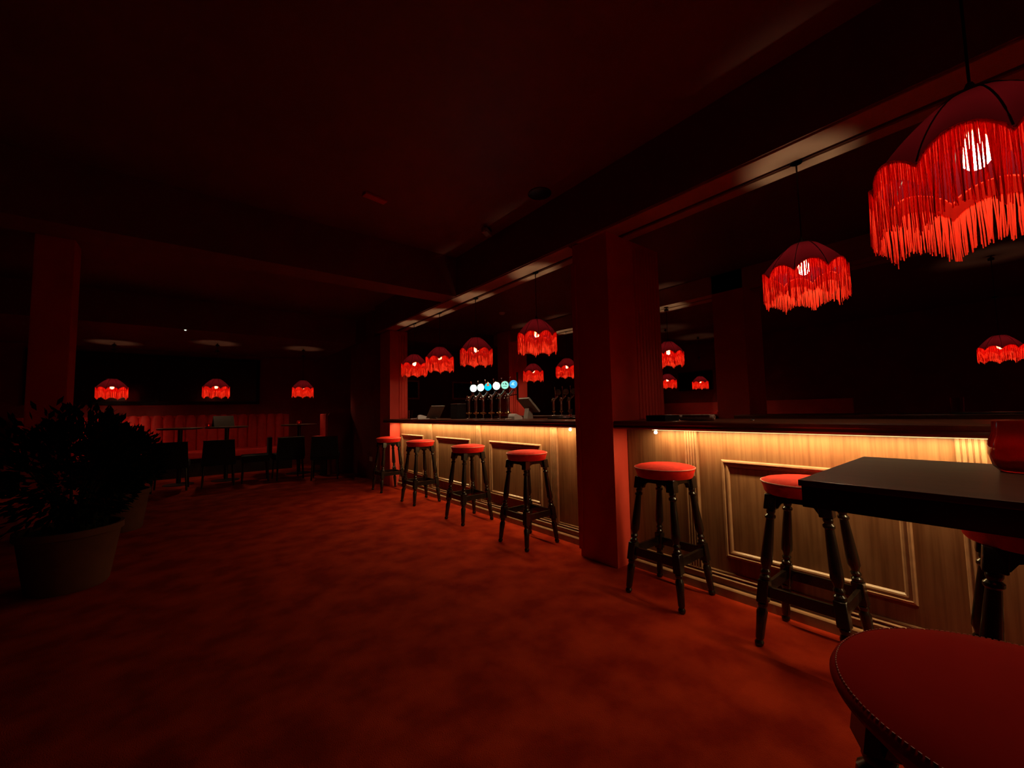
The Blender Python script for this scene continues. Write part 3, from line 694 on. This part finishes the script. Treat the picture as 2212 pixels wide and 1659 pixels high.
def chair_proto():
    r = bpy.data.objects.new('low_chair', None); COL.objects.link(r)
    MB().box(-.24, .24, -.22, .22, .36, .48, .03).build('seat', M['matt_black'], r)
    MB().extrude([(-.235, .42), (-.215, .78), (.215, .78), (.235, .42)], 'y', -.25, -.19).build('backrest', M['matt_black'], r)
    MB().box(-.22, .22, -.252, -.188, .775, .79, .004).build('top_rail', M['black_wood'], r)
    for sx in (-1, 1):
        for sy in (-1, 1): MB().cyl((sx * .22, sy * .20, 0), (sx * .20, sy * .18, .38), .014, .018, 8).build('leg', M['black_wood'], r)
    return r
CH = chair_proto()
GC = 'dark padded chairs at the end tables'
for i, (x, y, rz, lab) in enumerate(((-.25, 8.72, -.05, 'dark padded chair with back to the room, left one by the potted plants'),
                                     (.38, 8.72, -.03, 'dark padded chair in front of the table with the menu card'),
                                     (1.44, 8.66, .05, 'dark padded chair in front of the table beside the settle'),
                                     (.93, 8.80, 1.5, 'dark padded chair turned sideways between the two tables'),
                                     (1.98, 8.16, -.3, 'dark padded chair turned towards the settle end'),
                                     (-.95, 8.9, .3, 'dark padded chair behind the rear potted plant'))):
    o = CH if i == 0 else copy_tree(CH)
    o.location = (x, y, 0); o.rotation_euler = (0, 0, rz); tag(o, lab, 'chair', GC)

# ------------------------------------------------------------------ potted plants
def plant(x, y, h, rr, crown_r, crown_h, label, seed):
    o = empty('potted_plant', (x, y, 0), label=label, cat='plant', group='dark bushy plants in clay pots')
    MB().lathe([(0, 0), (rr * .74, 0), (rr * .78, .02), (rr * .97, h - .05), (rr * 1.03, h - .045), (rr * 1.03, h), (rr * .95, h), (rr * .93, h - .04), (0, h - .04)], 40, cap=False).build('pot', M['pot'], o, smooth=True)
    MB().lathe([(0, h - .03), (rr * .94, h - .03)], 24, cap=False).build('soil', M['soil'], o)
    rnd = random.Random(seed); b = bmesh.new(); st = MB()
    cz = h + crown_h * .48
    for k in range(2600):
        # leaves fill an irregular ellipsoid crown
        a = rnd.uniform(0, 2 * PI); c = rnd.uniform(-1, 1); q = rnd.uniform(.25, 1) ** .5
        lump = 1 + .16 * math.sin(3 * a + seed) + .10 * math.sin(5 * a + 4 * c)
        p = Vector((math.cos(a) * math.sqrt(1 - c * c) * crown_r * q * lump, math.sin(a) * math.sqrt(1 - c * c) * crown_r * q * lump, cz + c * crown_h * .52 * q * (1 + .1 * math.sin(4 * a))))
        L = rnd.uniform(.05, .09); d = (p - Vector((0, 0, cz - .15))).normalized() + Vector((rnd.uniform(-.6, .6), rnd.uniform(-.6, .6), rnd.uniform(-.5, .4)))
        d.normalize(); s = d.cross(Vector((rnd.uniform(-1, 1), rnd.uniform(-1, 1), 1))).normalized() * L * .22; n2 = d.cross(s).normalized() * L * .05
        v = [b.verts.new(p), b.verts.new(p + d * L * .5 + s), b.verts.new(p + d * L), b.verts.new(p + d * L * .5 - s), b.verts.new(p + d * L * .5 - n2)]
        b.faces.new((v[0], v[1], v[4])); b.faces.new((v[1], v[2], v[4])); b.faces.new((v[2], v[3], v[4])); b.faces.new((v[3], v[0], v[4]))
    for k in range(14):
        a = k * 2.4; st.tube([(.05 * math.cos(a), .05 * math.sin(a), h - .04), (.12 * math.cos(a), .12 * math.sin(a), h + crown_h * .3), (.7 * crown_r * math.cos(a), .7 * crown_r * math.sin(a), h + crown_h * (.5 + .03 * (k % 7)))], [.010, .007, .004], 6)
    m = MB(); m._add(b); m.build('foliage', M['leaf'], o); st.build('stem', M['soil'], o)
plant(-.66, 4.30, .42, .27, .40, .84, 'large dark bushy plant in a pale brown pot, nearer one on the left', 4)
plant(-.58, 6.05, .42, .24, .33, .66, 'dark bushy plant in a brown pot behind the nearer plant', 9)

# ------------------------------------------------------------------ rooms beyond the bar
fr = []
for (x0, x1, z0, z1, lab) in ((6.32, 7.6, 1.58, 2.14, 'wide black picture with pale frame beyond the taps'), (4.35, 5.22, 1.58, 2.14, 'black framed picture half hidden by the end pier')):
    o = empty('wall_picture', ((x0 + x1) / 2, YW, z0), label=lab, cat='picture', group='dark pictures on the end wall beyond the bar')
    w2 = (x1 - x0) / 2; h = z1 - z0
    MB().box(-w2, w2, -.05, -.004, 0, .05, .004).box(-w2, w2, -.05, -.004, h - .05, h, .004).box(-w2, -w2 + .05, -.05, -.004, .05, h - .05, .004).box(w2 - .05, w2, -.05, -.004, .05, h - .05, .004).build('picture_frame', M['pale_frame'], o)
    MB().box(-w2 + .05, w2 - .05, -.03, -.004, .05, h - .05).build('picture_panel', M['dark_glass'], o)
tv = MB().box(11.43, 11.495, 5.35, 6.35, 1.68, 2.22, .01).build('television', M['dark_glass']); tag(tv, 'black flat screen on the wall beyond the right bay', 'television')
struct(MB().box(11.42, 11.5, 2.3, 7.2, 0, 1.32).build('trim_9', M['red_paint']), 'red wall panelling below the television')
struct(MB().box(11.2, 11.42, 4.85, 5.0, 0, ZC).build('wall_post', M['oak_trim']), 'lit wooden post beside the television')
bn = empty('bench', (11.1, 6.1, 0), label='red bench against the panelling below the television', cat='bench')
MB().box(-.25, .2, -.9, .9, .38, .50, .03).build('seat', M['leather'], bn)
MB().box(.2, .31, -.9, .9, .3, 1.05, .03).build('backrest', M['leather'], bn)
MB().box(-.2, .3, -.88, .88, 0, .38).build('plinth', M['black_wood'], bn)
